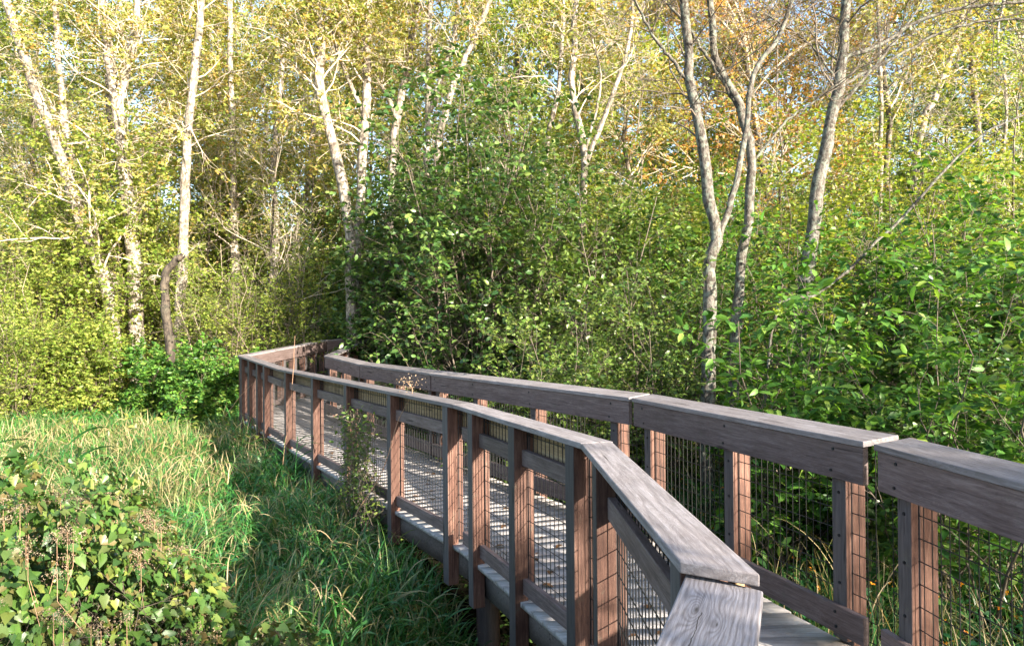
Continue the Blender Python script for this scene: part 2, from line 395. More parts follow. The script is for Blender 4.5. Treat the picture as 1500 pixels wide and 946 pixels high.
def rail(label, P0, P1, z0, z1, posts, side, prev=None, nxt=None, capw=.165, tilt=0., ext=-.30, bolts=False, group='boardwalk railing sections', low=True, e0=None, e1=None, outer=True, gap=.003, capsag=0):
    """P0->P1 plan line. side='L': the line is the outer edge and q runs inward (to the right of travel);
       side='R': the line is the inner edge and q runs outward (to the right of travel)."""
    P0 = np.array(P0, float); P1 = np.array(P1, float); L = np.hypot(*(P1-P0)); d = (P1-P0)/L
    # travel away from the camera: right of travel = (d.y,-d.x)
    t = thing('railing_section', label, 'railing', (P0[0], P0[1], z0-1.07), 0, group)
    rgt = np.array([d[1], -d[0]])
    t.matrix_world = Matrix(((d[0], rgt[0], 0, P0[0]), (d[1], rgt[1], 0, P0[1]), (0, 0, 1, z0-1.07), (0, 0, 0, 1))) if False else Matrix(((d[0], -rgt[0], 0, P0[0]), (d[1], -rgt[1], 0, P0[1]), (0, 0, 1, z0-1.07), (0, 0, 0, 1)))
    sl = (z1-z0)/L
    S = -1   # local y = -q (keeps the frame right handed)
    def B(x0, x1, q0, q1, za, zb, **k): 
        return box(x0, x1, S*q0, S*q1, za, zb, slope=sl, **k)
    def turn(o):
        if o is None: return 0
        a = math.atan2(o[1], o[0])-math.atan2(d[1], d[0]); a = (a+math.pi) % (2*math.pi)-math.pi
        return a
    a0 = turn(prev); a1 = turn(nxt)
    # for a left turn (a1>0) the right side is longer
    sk1 = capw*math.tan(a1/2); sk0 = capw*math.tan(a0/2)
    if e0 is not None: sk0 = e0
    if e1 is not None: sk1 = e1
    if side == 'L': post_q, mesh_q, in_q, face_q = (.008, .097), .1, (.103, .139), (.141, .165)
    else: face_q, in_q, mesh_q, post_q = (.010, .046), (.048, .085), .088, (.091, .180)
    ob('handrail_cap', B(gap, L-gap, 0, capw, 1.07-.03, 1.07, sk0=sk0, sk1=sk1, tilt=tilt), M['cap_knot' if z0 < 1.05 else 'cap'], t)
    CT = 1.038
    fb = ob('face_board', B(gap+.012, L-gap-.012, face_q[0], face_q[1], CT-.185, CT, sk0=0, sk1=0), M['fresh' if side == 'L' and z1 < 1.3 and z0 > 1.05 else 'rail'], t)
    if side == 'R':
        bb = ob('bottom_board', B(gap+.02, L-gap-.02, face_q[0], face_q[1], .07, .21), M['rail'], t)
    xs = sorted(posts)
    k = 0
    for x in xs:
        ob('post', B(x-.089, x, post_q[0], post_q[1], ext, CT), M['post'], t)
        ob('inner_post', B(x-.089, x, in_q[0], in_q[1], .03 if side == 'L' else .03, CT), M['post'], t)
        if bolts:
            for (zz, par) in ((CT-.035, fb), (CT-.145, fb), (.105, bb), (.178, bb)):
                b_ = ob('bolt', BOLT, M['bolt'], par)
                b_.location = (x-.045+.012*math.sin(x*9+zz*20), S*(face_q[0]-.0015), zz+sl*x)
            for zz in (CT-.26, CT-.48, CT-.72):
                b_ = ob('bolt', BOLT, M['bolt'], t); b_.location = (x-.045, S*(in_q[0]-.0015), zz+sl*x)
    edges = [0.0]+xs+[L]
    # outer short rails between the posts, one above and one at the foot of the wire
    if outer and side == 'L':
        prevx = .02
        for x in xs+[L+.089-.02]:
            a, b2 = prevx, x-.089
            if b2-a > .12:
                ob('upper_rail', B(a+.002, b2-.002, .058, .0955, CT-.23, CT-.135), M['rail'], t)
                ob('lower_rail', B(a+.002, b2-.002, .058, .0955, .045, .135), M['rail'], t)
            prevx = x
    me = mesh_panel(.015, L-.015, S*mesh_q, .05, CT-.005, sl); ob('wire_mesh', me, M['wire'], t)
    return t, d

def dirv(a, b): a = np.array(a, float); b = np.array(b, float); return (b-a)/np.hypot(*(b-a))
# left rail, outer edge
l0a, l0 = (-.23, .10), (.43, 1.70)
l1, l2, l3, l4, l5, l6, l7 = (.40, 1.65), (.33, 3.32), (-.44, 5.03), (-3.3, 9.6), (-4.64, 11.52), (-4.1, 14.65), (-3.4, 15.25)
D = [dirv(l1, l2), dirv(l2, l3), dirv(l3, l4), dirv(l4, l5), dirv(l5, l6), dirv(l6, l7)]
rail('nearest railing piece, its broad grey handrail end marked by a knot and a crack', l0a, l0, 1.03, 1.03, [.5, 1.0], 'L', None, None, capw=.18, e1=-.066, low=False)
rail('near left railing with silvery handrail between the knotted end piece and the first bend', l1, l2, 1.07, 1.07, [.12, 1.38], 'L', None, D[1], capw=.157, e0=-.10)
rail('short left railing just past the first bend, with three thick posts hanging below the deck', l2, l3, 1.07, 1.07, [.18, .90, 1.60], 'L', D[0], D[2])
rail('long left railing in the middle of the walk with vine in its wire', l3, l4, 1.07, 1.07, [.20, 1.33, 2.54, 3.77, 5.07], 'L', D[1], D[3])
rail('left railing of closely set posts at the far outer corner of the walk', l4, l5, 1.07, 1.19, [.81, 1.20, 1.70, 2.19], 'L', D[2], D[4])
rail('far railing rising beyond the corner, its inner face striped by sunlight', l5, l6, 1.19, 1.38, [.12, .55, .98, 1.4, 1.83, 2.26, 2.7, 3.12], 'L', D[3], D[5])
rail('farthest short railing facing the viewer at the end of the walk', l6, l7, 1.38, 1.43, [.12, .35, .6, .85], 'L', D[4], None)
# right rail, inner edge
c0, c1, b0, b1, a0, a1, a2, a3, d1 = (1.99, .83), (1.70, 3.23), (1.69, 3.29), (.93, 5.37), (.92, 5.385), (-1.02, 8.43), (-2.4, 10.67), (-3.42, 12.4), (-3.25, 15.0)
E_ = [dirv(c0, c1), dirv(b0, b1), dirv(a0, a1), dirv(a1, a2), dirv(a2, a3), dirv(a3, d1)]
Lc = math.dist(c0, c1); Lb = math.dist(b0, b1)
kw = dict(capw=.205, tilt=.022, bolts=True, outer=False, gap=.006)
rail('right railing nearest the viewer, cut off by the right edge of the photograph', c0, c1, 1.07, 1.07, [1.2, Lc-.10], 'R', None, E_[1], **kw)
rail('right railing with three posts between the two gaps in the handrail', b0, b1, 1.07, 1.07, [.25, 1.13, 2.10], 'R', E_[0], E_[2], **kw)
rail('long right railing running back from the farther gap to the middle of the walk', a0, a1, 1.07, 1.07, [.29, 1.47, 2.6, 3.54], 'R', E_[1], E_[3], **kw)
rail('right railing farther back where brown leaves lie beneath a flat handrail', a1, a2, 1.07, 1.07, [.16, 1.32, 2.52], 'R', E_[2], E_[4], **kw)
rail('last stretch of right railing before the walk turns, with a mossy handrail', a2, a3, 1.07, 1.14, [.19, 1.05, 1.9], 'R', E_[3], E_[5], capw=.2, tilt=.02, outer=False)
rail('thin right railing climbing away behind the turn of the walk', a3, d1, 1.14, 1.40, [.19, .9, 1.6, 2.4], 'R', E_[4], None, capw=.2, outer=False)

def deck():
    Lp = [(-.9, -1.5), l0a, (.42, 1.68), l2, l3, l4, l5, l6, (-3.9, 18)]
    Lz = [0, 0, 0, 0, 0, 0, .12, .31, .5]
    Rp = [(2.3, -1.6), (2.1, .0), (1.99, .83), b0, a0, (-2.35, 10.59), a3, d1, (-2.9, 18)]
    Rz = [0, 0, 0, 0, 0, 0, .07, .31, .5]
    # centre parameter: same number of stations on both sides
    rng = np.random.default_rng(3); parts = []
    def lerp(a, b, t): return np.array(a)*(1-t)+np.array(b)*t
    for s in range(len(Lp)-1):
        La, Lb_, Ra, Rb = map(np.array, (Lp[s], Lp[s+1], Rp[s], Rp[s+1]))
        mid = np.hypot(*((La+Ra)/2-(Lb_+Rb)/2)); n = max(1, int(round(mid/.142)))
        for i in range(n):
            q = []
            for tt in ((i+.02)/n, (i+.98)/n):
                a = lerp(La, Lb_, tt); b = lerp(Ra, Rb, tt); u = (b-a)/np.hypot(*(b-a))
                za = Lz[s]*(1-tt)+Lz[s+1]*tt; zb = Rz[s]*(1-tt)+Rz[s+1]*tt
                a = a+u*.045; b = b+u*(.10+rng.uniform(-.01, .01))
                q += [(a[0], a[1], za), (b[0], b[1], zb)]
            j = rng.uniform(-.002, .002)
            top = [(x, y, z+j) for x, y, z in q]; bot = [(x, y, z-.03) for x, y, z in q]
            V = np.array(top+bot)
            F = np.array([(0, 1, 3, 2), (4, 6, 7, 5), (0, 4, 5, 1), (2, 3, 7, 6), (0, 2, 6, 4), (1, 5, 7, 3)])
            parts.append((V, F))
    V, F = join(parts)
    path = thing('path', 'winding grey timber boardwalk deck', 'boardwalk'); path['kind'] = 'structure'
    del path['category']
    me = np_mesh('deck_boards', V, F)
    # planks lie across the walk: grain texture runs on local x, near enough to their length
    ob('deck_boards', me, M['deck'], path)
    for nm, pts, zz, off in (('rim_joist', Lp, Lz, .104), ('rim_joist', Rp, Rz, .05)):
        parts = []
        for s in range(len(pts)-1):
            a, b = np.array(pts[s]), np.array(pts[s+1]); u = (b-a)/np.hypot(*(b-a)); r = np.array([u[1], -u[0]])
            A0, B0 = a+r*off, b+r*off; A1, B1 = A0+r*.045, B0+r*.045
            za, zb = zz[s]-.034, zz[s+1]-.034
            V = np.array([(*A0, za), (*B0, zb), (*A1, za), (*B1, zb), (*A0, za-.2), (*B0, zb-.2), (*A1, za-.2), (*B1, zb-.2)])
            parts.append((V, np.array([(0, 1, 3, 2), (4, 6, 7, 5), (0, 4, 5, 1), (2, 3, 7, 6), (0, 2, 6, 4), (1, 5, 7, 3)])))
        V, F = join(parts); ob(nm, np_mesh(nm, V, F), M['joist'], path)
    for x, y in ((.5, 3.0), (1.5, 3.4), (-.2, 5.2), (.75, 5.6), (-1.6, 7.6), (-.7, 8.1), (-3.2, 10), (-2.3, 10.6)):
        P = np.array([[(x, y, GZ-.3), (x, y, -.24)]]); V, F = tubes(P, np.full((1, 2), .09), 12)
        ob('pile', np_mesh('pile', V, F), M['post'], path)
deck()

# ------------------------------------------------------------ vegetation generators
def shrub_data(rng, h, r, stems, b1, b2, lv, size, kind='simple', asp=.6, lean=(0, 0), low=.12, tilt=.95, wig=.07):
    k = 7; base = np.zeros((stems, 3)); an = rng.uniform(0, 2*math.pi, stems); rr = rng.uniform(0, .12*r, stems)
    base[:, 0] = np.cos(an)*rr; base[:, 1] = np.sin(an)*rr; base[:, 2] = -.15
    P = np.zeros((stems, k, 3)); P[:, 0] = base
    out = rng.uniform(.15, 1, stems)*r*.75; H = h*rng.uniform(.6, 1, stems)*(1-.25*(out/r)**2)
    for j in range(1, k):
        t = j/(k-1)
        P[:, j, 0] = base[:, 0]+np.cos(an)*out*t**.9+lean[0]*t*h; P[:, j, 1] = base[:, 1]+np.sin(an)*out*t**.9+lean[1]*t*h
        P[:, j, 2] = -.15+H*t
        P[:, j] += rng.normal(0, .02*h, (stems, 3))*(t > 0)
    rad = (np.linspace(1, .25, k)[None]*rng.uniform(.007, .013, (stems, 1)))*(h/2.5)**.8
    B1, r1 = children(P, rad, b1, rng, low, 1, .42*r+.12*h, .95, .15, 5, .6, wig, .003)
    B2, r2 = children(B1, r1, b2, rng, .2, 1, .22*r+.05*h, .8, .08, 4, .6, wig, .0015); r1 = r1*.8; r2 = r2*.7
    wood_ = join([tubes(P, rad, 5), tubes(B1, r1, 4), tubes(B2, r2, 3)])
    lf = [twig_leaves(B2, lv, rng, size, asp, kind, tilt, .2), twig_leaves(B1, max(2, lv//2), rng, size, asp, kind, tilt, .2, .5)]
    return wood_, join(lf)

def shrub(name, label, loc, mats, rng, rz=0, group=None, **k):
    wd, lf = shrub_data(rng, **k)
    t = thing(name, label, 'shrub', loc, rz, group)
    me = np_mesh('stems', *wd); ob('stems', me, M[mats[0]], t)
    ob('crown', np_mesh('crown', *lf), M[mats[1]], t)
    return t

def tree_data(rng, h, r, zb, n1, n2, n3, lv, size, lean=(0, 0), tr=.14, asp=.6, droop=.1, tilt=1.1):
    k = 12; P = np.zeros((1, k, 3)); 
    for j in range(1, k):
        t = j/(k-1); P[0, j] = (lean[0]*t*h, lean[1]*t*h, h*t-.3)
        P[0, j, :2] += rng.normal(0, .012*h, 2)
    rad = np.linspace(1, .12, k)[None]*tr
    B1, r1 = children(P, rad, n1, rng, zb, .98, r*1.15, 1.05, .25, 6, .45, .09, .006)
    B2, r2 = children(B1, r1, n2, rng, .2, 1, r*.55, .8, .1, 5, .55, .10, .004)
    B3, r3 = children(B2, r2, n3, rng, .15, 1, r*.28, .8, .05, 4, .55, .10, .0025); r3 = r3*.7
    return tubes(P, rad, 9), join([tubes(B1, r1, 5), tubes(B2, r2, 4), tubes(B3, r3, 3)]), twig_leaves(B3, lv, rng, size, asp, 'simple', tilt, .2, .1)

# ---- traced front trees
def traced(label, main, widths, Y, forks=(), bark_='bark_pale', leafm='L_autumn', nb=14, length=2.2, lv=6, size=.075, t0=.3, seed=1, twigm='twig', n2=5, n3=4, name='tree', top=2.5, grp=None, mid=None, up=.15):
    rng = np.random.default_rng(seed)
    pts = [at(px, py, Y + (0 if len(q) == 0 else q[0])) for px, py, *q in main]
    base = pts[0].copy(); gz = float(gh(base[0], base[1]))
    if base[2] > gz: pts = [np.array([base[0]+(base[0]-pts[1][0])*.15, base[1], gz-.1])]+pts
    dv = pts[-1]-pts[-2]; dv /= np.linalg.norm(dv); pts.append(pts[-1]+dv*top)
    o = pts[0].copy()
    k = 26; P = resample(pts, k)-o; P[1:-1] += rng.normal(0, .012, (k-2, 3))
    wr = np.interp(np.linspace(0, 1, k), np.linspace(0, 1, len(widths)), widths)/2000*Y*(.86 if Y > 12 else .92)*(1+rng.normal(0, .05, k))
    tb = [tubes(P[None], wr[None], 10)]
    allP, allR = [P], [wr]
    for fk, ww in forks:
        fp = resample([at(px, py, Y+(q[0] if q else 0)) for px, py, *q in fk], k)-o
        dv = fp[-1]-fp[-2]; dv /= np.linalg.norm(dv)
        fr_ = np.linspace(ww, ww*.6, k)/2000*Y
        fp[1:-1] += rng.normal(0, .008, (k-2, 3))
        tb.append(tubes(fp[None], fr_[None], 8)); allP.append(fp); allR.append(fr_)
    PP = np.stack(allP); RR = np.stack(allR)
    t = thing(name, label, 'tree', tuple(o), 0, grp)
    me = np_mesh('trunk', *join(tb)); smooth(me); ob('trunk', me, M[bark_], t)
    B1, r1 = children(PP, RR*.42, nb, rng, t0, .98, length, .9, up, 7, .5, .12, .007)
    B2, r2 = children(B1, r1, n2, rng, .15, 1, length*.5, .8, .08, 6, .6, .13, .0045)
    B3, r3 = children(B2, r2, n3, rng, .1, 1, length*.30, .8, .02, 6, .6, .16, .0042 if Y > 12 else .003)
    ob('branches', np_mesh('branches', *join([tubes(B1, r1, 5), tubes(B2, r2, 4), tubes(B3, r3, 3)])), M[twigm], t)
    if lv: ob('crown', np_mesh('crown', *twig_leaves(B3, int(lv*1.9), rng, size*1.25, .6, 'simple', 1.1, .2, .25)), M[leafm], t)
    return t

traced('pale birch leaning left at the far left, its dappled trunk crossing behind the grass', [(166, 480), (150, 400), (112, 300), (75, 190), (40, 100), (15, 20)], [23, 21, 18, 14, 10], 15.6, seed=11, nb=16, t0=.25, lv=5)
traced('sunlit white tree that forks into two limbs high above the left thicket', [(200, 470), (195, 380), (190, 320), (180, 230), (170, 150), (157, 70), (150, 0)], [24, 23, 20, 15, 11], 16.2, forks=[([(172, 160), (186, 100), (197, 50), (206, -30)], 14)], seed=12, nb=14, t0=.3, lv=5)
traced('greyish tree rising behind the broken snag in the left thicket', [(262, 500), (266, 400), (270, 300), (275, 200), (286, 90), (296, 0)], [20, 18, 15, 12, 9], 15.8, seed=13, nb=12, t0=.35, lv=5)
traced('slender grey tree standing just right of the broken snag', [(347, 440), (345, 390), (342, 300), (340, 200), (338, 80)], [15, 14, 11, 8], 19, seed=14, nb=10, t0=.35)
traced('thin dim tree close beside the slender grey one behind the lime bush', [(330, 450), (325, 320), (320, 200), (322, 60)], [11, 10, 8, 5], 21, seed=15, nb=10, t0=.35)
traced('white birch with a wavy trunk left of centre, dipping behind the dark green bush', [(518, 520), (514, 420), (512, 330), (492, 230), (468, 130), (471, 60), (482, 0)], [20, 19, 17, 15, 11], 14.5, seed=16, nb=12, t0=.45, lv=6)
traced('white birch with a straight trunk next to the wavy one', [(527, 470), (524, 380), (530, 250), (537, 140), (538, 50), (541, 0)], [20, 18, 15, 13, 10], 15, seed=17, nb=12, t0=.45, lv=6, forks=[([(533, 170), (508, 110), (490, 60), (487, 0)], 7)])
traced('pale tree with a crooked short side limb above the dark green bush', [(572, 420), (574, 300), (577, 200), (591, 130), (604, 50), (614, 0)], [14, 14, 13, 12, 9], 15.5, seed=18, nb=10, t0=.55, lv=4, forks=[([(581, 175), (567, 140), (557, 125)], 8)])
traced('narrow white tree above the middle bush with one limb swinging right', [(622, 420), (624, 290), (628, 150), (629, 60), (630, 0)], [12, 11, 10, 7], 15, seed=19, nb=10, t0=.55, lv=4, forks=[([(629, 165), (648, 110), (664, 60), (673, -10)], 9)])
traced('bare white trunk slanting up to the right over the middle bush', [(640, 260), (655, 155), (690, 70), (718, 0)], [13, 12, 10, 8], 14.5, seed=20, nb=8, t0=.5, lv=3)
traced('thin pale tree leaning right behind the forked one', [(795, 330), (803, 200), (818, 130), (823, 60), (826, 0)], [9, 9, 7, 5], 16, seed=21, nb=8, t0=.4, lv=4)
traced('white forked tree right of centre, one limb bending right and one nearly upright', [(848, 460), (850, 380), (855, 240), (838, 130), (841, 60), (845, 0)], [16, 14, 12, 10, 8], 13.5, seed=22, nb=10, t0=.5, lv=3, forks=[([(854, 250), (884, 175), (908, 110), (925, 40), (927, -20)], 8), ([(856, 230), (880, 120), (862, 40)], 4)])
traced('lichen spotted grey tree, left of the two front trees beside the right railing', [(1036, 580), (1040, 480), (1041, 390), (1048, 340), (1030, 230), (1012, 120), (1003, 0)], [24, 22, 18, 15, 13], 8.2, seed=23, bark_='bark_near', leafm='L_lime', twigm='twig_dark', nb=9, length=1.7, t0=.62, lv=0, size=.06, forks=[([(1050, 360), (1072, 290), (1092, 200), (1103, 110), (1140, 55), (1168, -20)], 10), ([(1014, 130), (985, 90), (955, 50), (930, 0)], 6)])
traced('grey tree bending left at the top, right of the two front trees', [(1073, 570), (1078, 470), (1085, 400), (1100, 260), (1085, 160), (1052, 90), (1040, 0)], [19, 18, 14, 12, 9], 8.6, seed=24, bark_='bark_near', leafm='L_lime', twigm='twig_dark', nb=8, length=1.6, t0=.62, lv=0, size=.06, forks=[([(1087, 165), (1040, 90), (1000, 30), (960, -10)], 6), ([(1098, 245), (1150, 180), (1190, 150), (1230, 120)], 4)])
traced('mossy grey tree at the right with long bare limbs arching toward the right edge', [(1165, 520), (1185, 380), (1200, 270), (1217, 180), (1235, 80), (1240, 0)], [24, 22, 19, 16, 12], 9.5, seed=25, bark_='bark_near', leafm='L_autumn', twigm='twig_dark', nb=9, length=2.6, t0=.6, lv=1, size=.06, forks=[([(1236, 85), (1290, 65), (1350, 30), (1430, 10), (1520, 0)], 7), ([(1225, 130), (1300, 90), (1400, 40), (1510, 25)], 5), ([(1228, 120), (1180, 60), (1120, 20)], 4), ([(1218, 170), (1300, 75), (1360, -10)], 5)])
traced('pale trunk leaning right among the far trees at the right', [(1340, 300), (1350, 190), (1375, 130), (1400, 65), (1415, 0)], [12, 11, 9, 7], 17, seed=26, nb=10, t0=.4, lv=4, leafm='L_autumn')
traced('thin straight tree with light bark behind the mossy grey tree', [(1290, 330), (1290, 240), (1289, 100), (1285, 0)], [9, 8, 6, 5], 17, seed=27, nb=8, t0=.4, lv=5, leafm='L_autumn')
traced('shadowed upright trunk near the top right corner', [(1440, 330), (1432, 190), (1425, 100), (1420, 0)], [14, 12, 10, 8], 18, seed=28, nb=10, t0=.35, lv=5, leafm='L_autumn', bark_='bark_dark')
traced('slim wavy sapling near the right edge with pale bark', [(1478, 330), (1468, 250), (1475, 150), (1462, 60), (1470, 0)], [7, 6, 5, 4], 15, seed=29, nb=8, t0=.4, lv=4, leafm='L_lime')
traced('second slim pale trunk crossing beside the leaning birch', [(190, 470), (160, 400), (135, 320), (100, 210), (88, 110), (80, 0)], [15, 14, 12, 10, 8], 16.6, seed=41, nb=9, t0=.4, lv=3)
traced('dappled leaning trunk low behind the lime bush near the walk', [(395, 450), (405, 350), (400, 260), (408, 150), (420, 40)], [12, 11, 9, 7], 19, seed=42, nb=9, t0=.4, lv=4)
traced('slanting pale trunk between the slender grey tree and the wavy birch', [(425, 430), (438, 330), (455, 240), (462, 120), (470, 20)], [10, 9, 8, 6], 19.5, seed=43, nb=9, t0=.4, lv=4)
traced('broken dark snag with a stubby bent arm in the left thicket', [(249, 530), (246, 480), (242, 430), (243, 400), (256, 384), (266, 376)], [17, 15, 13, 12, 9], 13.9, seed=30, bark_='bark_black', nb=2, length=.5, lv=0, top=.05, name='snag')
traced('leaning bare grey branch slanting up through the right thicket', [(1130, 480), (1200, 430), (1270, 368), (1340, 300), (1400, 232), (1450, 190), (1510, 165)], [4, 4.5, 4.5, 4, 3, 2], 7.5, seed=31, bark_='bark_near', nb=4, length=.9, lv=0, top=.3, name='leaning_branch', twigm='twig_dark')

# ---- understory, unique shrubs near the viewer
rg = np.random.default_rng
def gpos(px, Y): p = at(px, 473, Y); return (p[0], Y, float(gh(p[0], Y)))
near = [
 ('dense dark green bush filling the middle behind the right railing', 695, 12.9, 8.0, 2.6, 'L_deep', .085, 38, 19, 11),
 ('dark green bush left of the middle one, beside the end of the walk', 560, 14.2, 5.6, 1.2, 'L_deep', .085, 18, 15, 10),
 ('tall green bush right of the middle one, under the forked white tree', 840, 11.8, 6.0, 2.1, 'L_green', .08, 24, 16, 9),
 ('low rounded bush with small pale leaves just over the right railing', 820, 8.6, 3.0, 1.6, 'L_green', .055, 22, 14, 8),
 ('green bush with fine leaves around the feet of the two grey trunks', 960, 9.2, 3.6, 1.6, 'L_green', .055, 20, 14, 8),
 ('tall lime bush between the forked white tree and the grey trunks', 935, 13.5, 5.6, 2.0, 'L_lime', .08, 22, 15, 8),
 ('tall sunny bush seen between the grey trunks and the mossy tree', 1130, 13.0, 6.4, 2.0, 'L_lime', .08, 22, 15, 8),
 ('tall golden bush behind the mossy grey tree', 1290, 13.5, 6.2, 2.2, 'L_lime', .08, 22, 15, 8),
 ('tall sunlit bush near the right edge behind the wavy sapling', 1450, 13.0, 6.0, 2.2, 'L_lime', .08, 22, 15, 8),
 ('leafy bush behind the two grey trunks', 1010, 11.8, 5.2, 2.0, 'L_bright', .08, 18, 14, 7),
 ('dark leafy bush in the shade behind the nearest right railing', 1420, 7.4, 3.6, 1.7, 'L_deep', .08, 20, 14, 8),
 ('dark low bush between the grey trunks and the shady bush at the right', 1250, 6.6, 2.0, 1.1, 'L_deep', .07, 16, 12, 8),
]
for i, (lb, px, Y, h, r, lm, sz, st, nb1, nl) in enumerate(near):
    big = i < 3
    shrub('bush', lb, gpos(px, Y), ('twig_dark', lm), rg(50+i), h=h, r=r, stems=st, b1=nb1, b2=6, lv=int(nl*.62) if big else nl, size=sz*1.4 if big else sz*1.15, low=.08, kind='hero' if big else 'simple', asp=.66, tilt=.6)
hero = [
 ('bright broad-leaved bush leaning over the right railing beside the grey trunks', 1150, 6.6, 3.2, 1.3, .105, 12, 11),
 ('broad-leaved bush filling the right edge behind the nearest railing', 1430, 5.6, 3.3, 1.5, .105, 15, 11),
 ('taller broad-leaved bush between the other two at the right', 1290, 7.4, 4.2, 1.6, .11, 15, 12),
 ('high leafy bush at the right edge behind the leaning branch', 1500, 8.2, 4.8, 1.9, .10, 16, 12),
 ('light green bush under the mossy grey tree', 1205, 9.0, 4.6, 1.6, .09, 15, 12),
]
for i, (lb, px, Y, h, r, sz, st, nb1) in enumerate(hero):
    shrub('bush', lb, gpos(px, Y), ('twig_dark', 'L_bright'), rg(80+i), h=h, r=r, stems=st, b1=nb1, b2=5, lv=5, size=sz*1.15, kind='hero', asp=.52, low=.1, tilt=.4)
left = [
 ('lime green bush glowing in the sun left of the far corner of the walk', 395, 15.0, 3.9, 1.9, 'L_lime', .06),
 ('yellow green bush behind the broken snag', 300, 15.8, 4.0, 1.8, 'L_lime', .06),
 ('mid green bush in front of the leaning birch', 225, 13.8, 1.9, 1.1, 'L_bright', .085),
 ('low green bush beside the outer corner of the walk', 300, 12.9, 2.0, 1.0, 'L_bright', .085),
 ('sunlit yellow bush at the left edge of the thicket', 60, 15.5, 4.2, 2.1, 'L_lime', .06),
 ('low bush with twiggy gaps at the left edge behind the grass', 20, 13.2, 2.9, 1.4, 'L_lime', .06),
 ('small bush between the left edge and the leaning birch', 120, 13.8, 2.6, 1.2, 'L_lime', .075),
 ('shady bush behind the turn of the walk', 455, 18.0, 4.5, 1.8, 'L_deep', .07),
]
for i, (lb, px, Y, h, r, lm, sz) in enumerate(left):
    shrub('bush', lb, gpos(px, Y), ('twig_mid', lm), rg(110+i), h=h, r=r, stems=18, b1=14, b2=6, lv=10, size=sz, low=.08)

# slender sunlit saplings in front of the pale trunks
def sapling(label, px, Y, h, r, lm, size, seed, lean=(0, 0), lv=6, n1=24, twig='twig'):
    rng = rg(seed); tr, br, lf = tree_data(rng, h, r, .12, n1, 6, 5, lv, size, lean, tr=.045)
    t = thing('sapling', label, 'tree', gpos(px, Y)); me = np_mesh('trunk', *tr); smooth(me); ob('trunk', me, M['bark_dark'], t)
    ob('branches', np_mesh('branches', *br), M[twig], t); ob('crown', np_mesh('crown', *lf), M[lm], t)
for i, (lb, px, Y, h, r, lm, sz, lean) in enumerate([
  ('golden sapling with arching pale twigs at the left edge', 15, 19.5, 8.5, 2.3, 'L_autumn', .085, (.1, 0)),
  ('orange tinged sapling between the leaning birch and the left edge', 110, 20, 9.5, 2.3, 'L_autumn', .08, (-.05, 0)),
  ('yellow green sapling behind the forked white tree', 215, 19.5, 8.5, 2.2, 'L_lime', .085, (.05, 0)),
  ('golden sapling above the broken snag', 305, 19.0, 9.5, 2.2, 'L_autumn', .08, (0, 0)),
  ('yellow green sapling over the lime bush by the corner of the walk', 390, 16.4, 9.0, 2.2, 'L_lime', .085, (.05, 0)),
  ('feathery yellow sapling left of the wavy birch', 450, 18.5, 10.5, 2.3, 'L_autumn', .085, (0, 0)),
  ('light green sapling rising behind the dark green bush', 600, 17.0, 9.8, 2.2, 'L_lime', .085, (0, 0)),
  ('fresh green sapling behind the slanting white trunk', 735, 16.0, 9.5, 2.2, 'L_lime', .085, (0, 0)),
  ('fresh green sapling to the left of the two grey trunks', 935, 14.5, 8.4, 2.0, 'L_lime', .085, (0, 0)),
  ('orange leaved sapling between the grey trunks and the mossy tree', 1150, 14.8, 10.0, 1.9, 'L_orange', .085, (0, 0)),
  ('golden sapling right of the mossy grey tree', 1345, 14.0, 8.8, 2.1, 'L_autumn', .085, (0, 0)),
  ('golden sapling at the upper right edge', 1490, 13.5, 8.4, 2.0, 'L_lime', .085, (0, 0))]):
    sapling(lb, px, Y, h, r, lm, sz, 400+i, lean, lv=4 if px < 470 else 6)

for i, (lb, px, Y, h, r_) in enumerate([
  ('tangle of bare pale branches arching over the left edge of the thicket', 30, 14.4, 4.6, 2.4),
  ('bare arching branches right of the broken snag', 335, 15.2, 4.6, 1.5),
  ('bare crooked branches low beside the lime bush and the walk', 430, 16.5, 5.0, 1.4)]):
    rng = rg(500+i); wd, _ = shrub_data(rng, h=h, r=r_*1.25, stems=6, b1=11, b2=7, lv=2, size=.05, wig=.20, low=.15)
    t = thing('bare_bush', lb, 'bush', gpos(px, Y)); V_, F_ = wd
    ob('branches', np_mesh('branches', V_, F_), M['twig_soft'], t)

# ---- far wood: shared shapes, every tree a thing
far_protos = []
specs = [('L_autumn', 'yellowing', .075), ('L_lime', 'yellow green', .075), ('L_green', 'plain green', .08), ('L_autumn', 'golden', .07), ('L_orange', 'orange', .07)]
FAR = []
def place_far():
    rng = rg(7)
    rows = []
    for Y, n, xm in ((20, 9, 1.0), (25, 10, 1.0), (31, 11, 1.0), (38, 12, 1.0), (47, 13, 1.0)):
        for i in range(n):
            x = ((i+.5)/n*2-1)*Y*.86+rng.uniform(-.8, .8)
            rows.append((x, Y+rng.uniform(-2, 2)))
    return rows
protos = []
for i, (lm, nm, sz) in enumerate(specs):
    rng = rg(200+i)
    tr, br, lf = tree_data(rng, 15+i, 3.3, .10, 36, 9, 8, 13, sz*1.35, tr=.11)
    t = thing('woodland_tree', 'x', 'tree')
    me = np_mesh('trunk', *tr); smooth(me); ob('trunk', me, M['bark_dark'], t)
    ob('branches', np_mesh('branches', *br), M['twig'], t)
    ob('crown', np_mesh('crown', *lf), M[lm], t)
    protos.append(t)
used = set(); rng = rg(9)
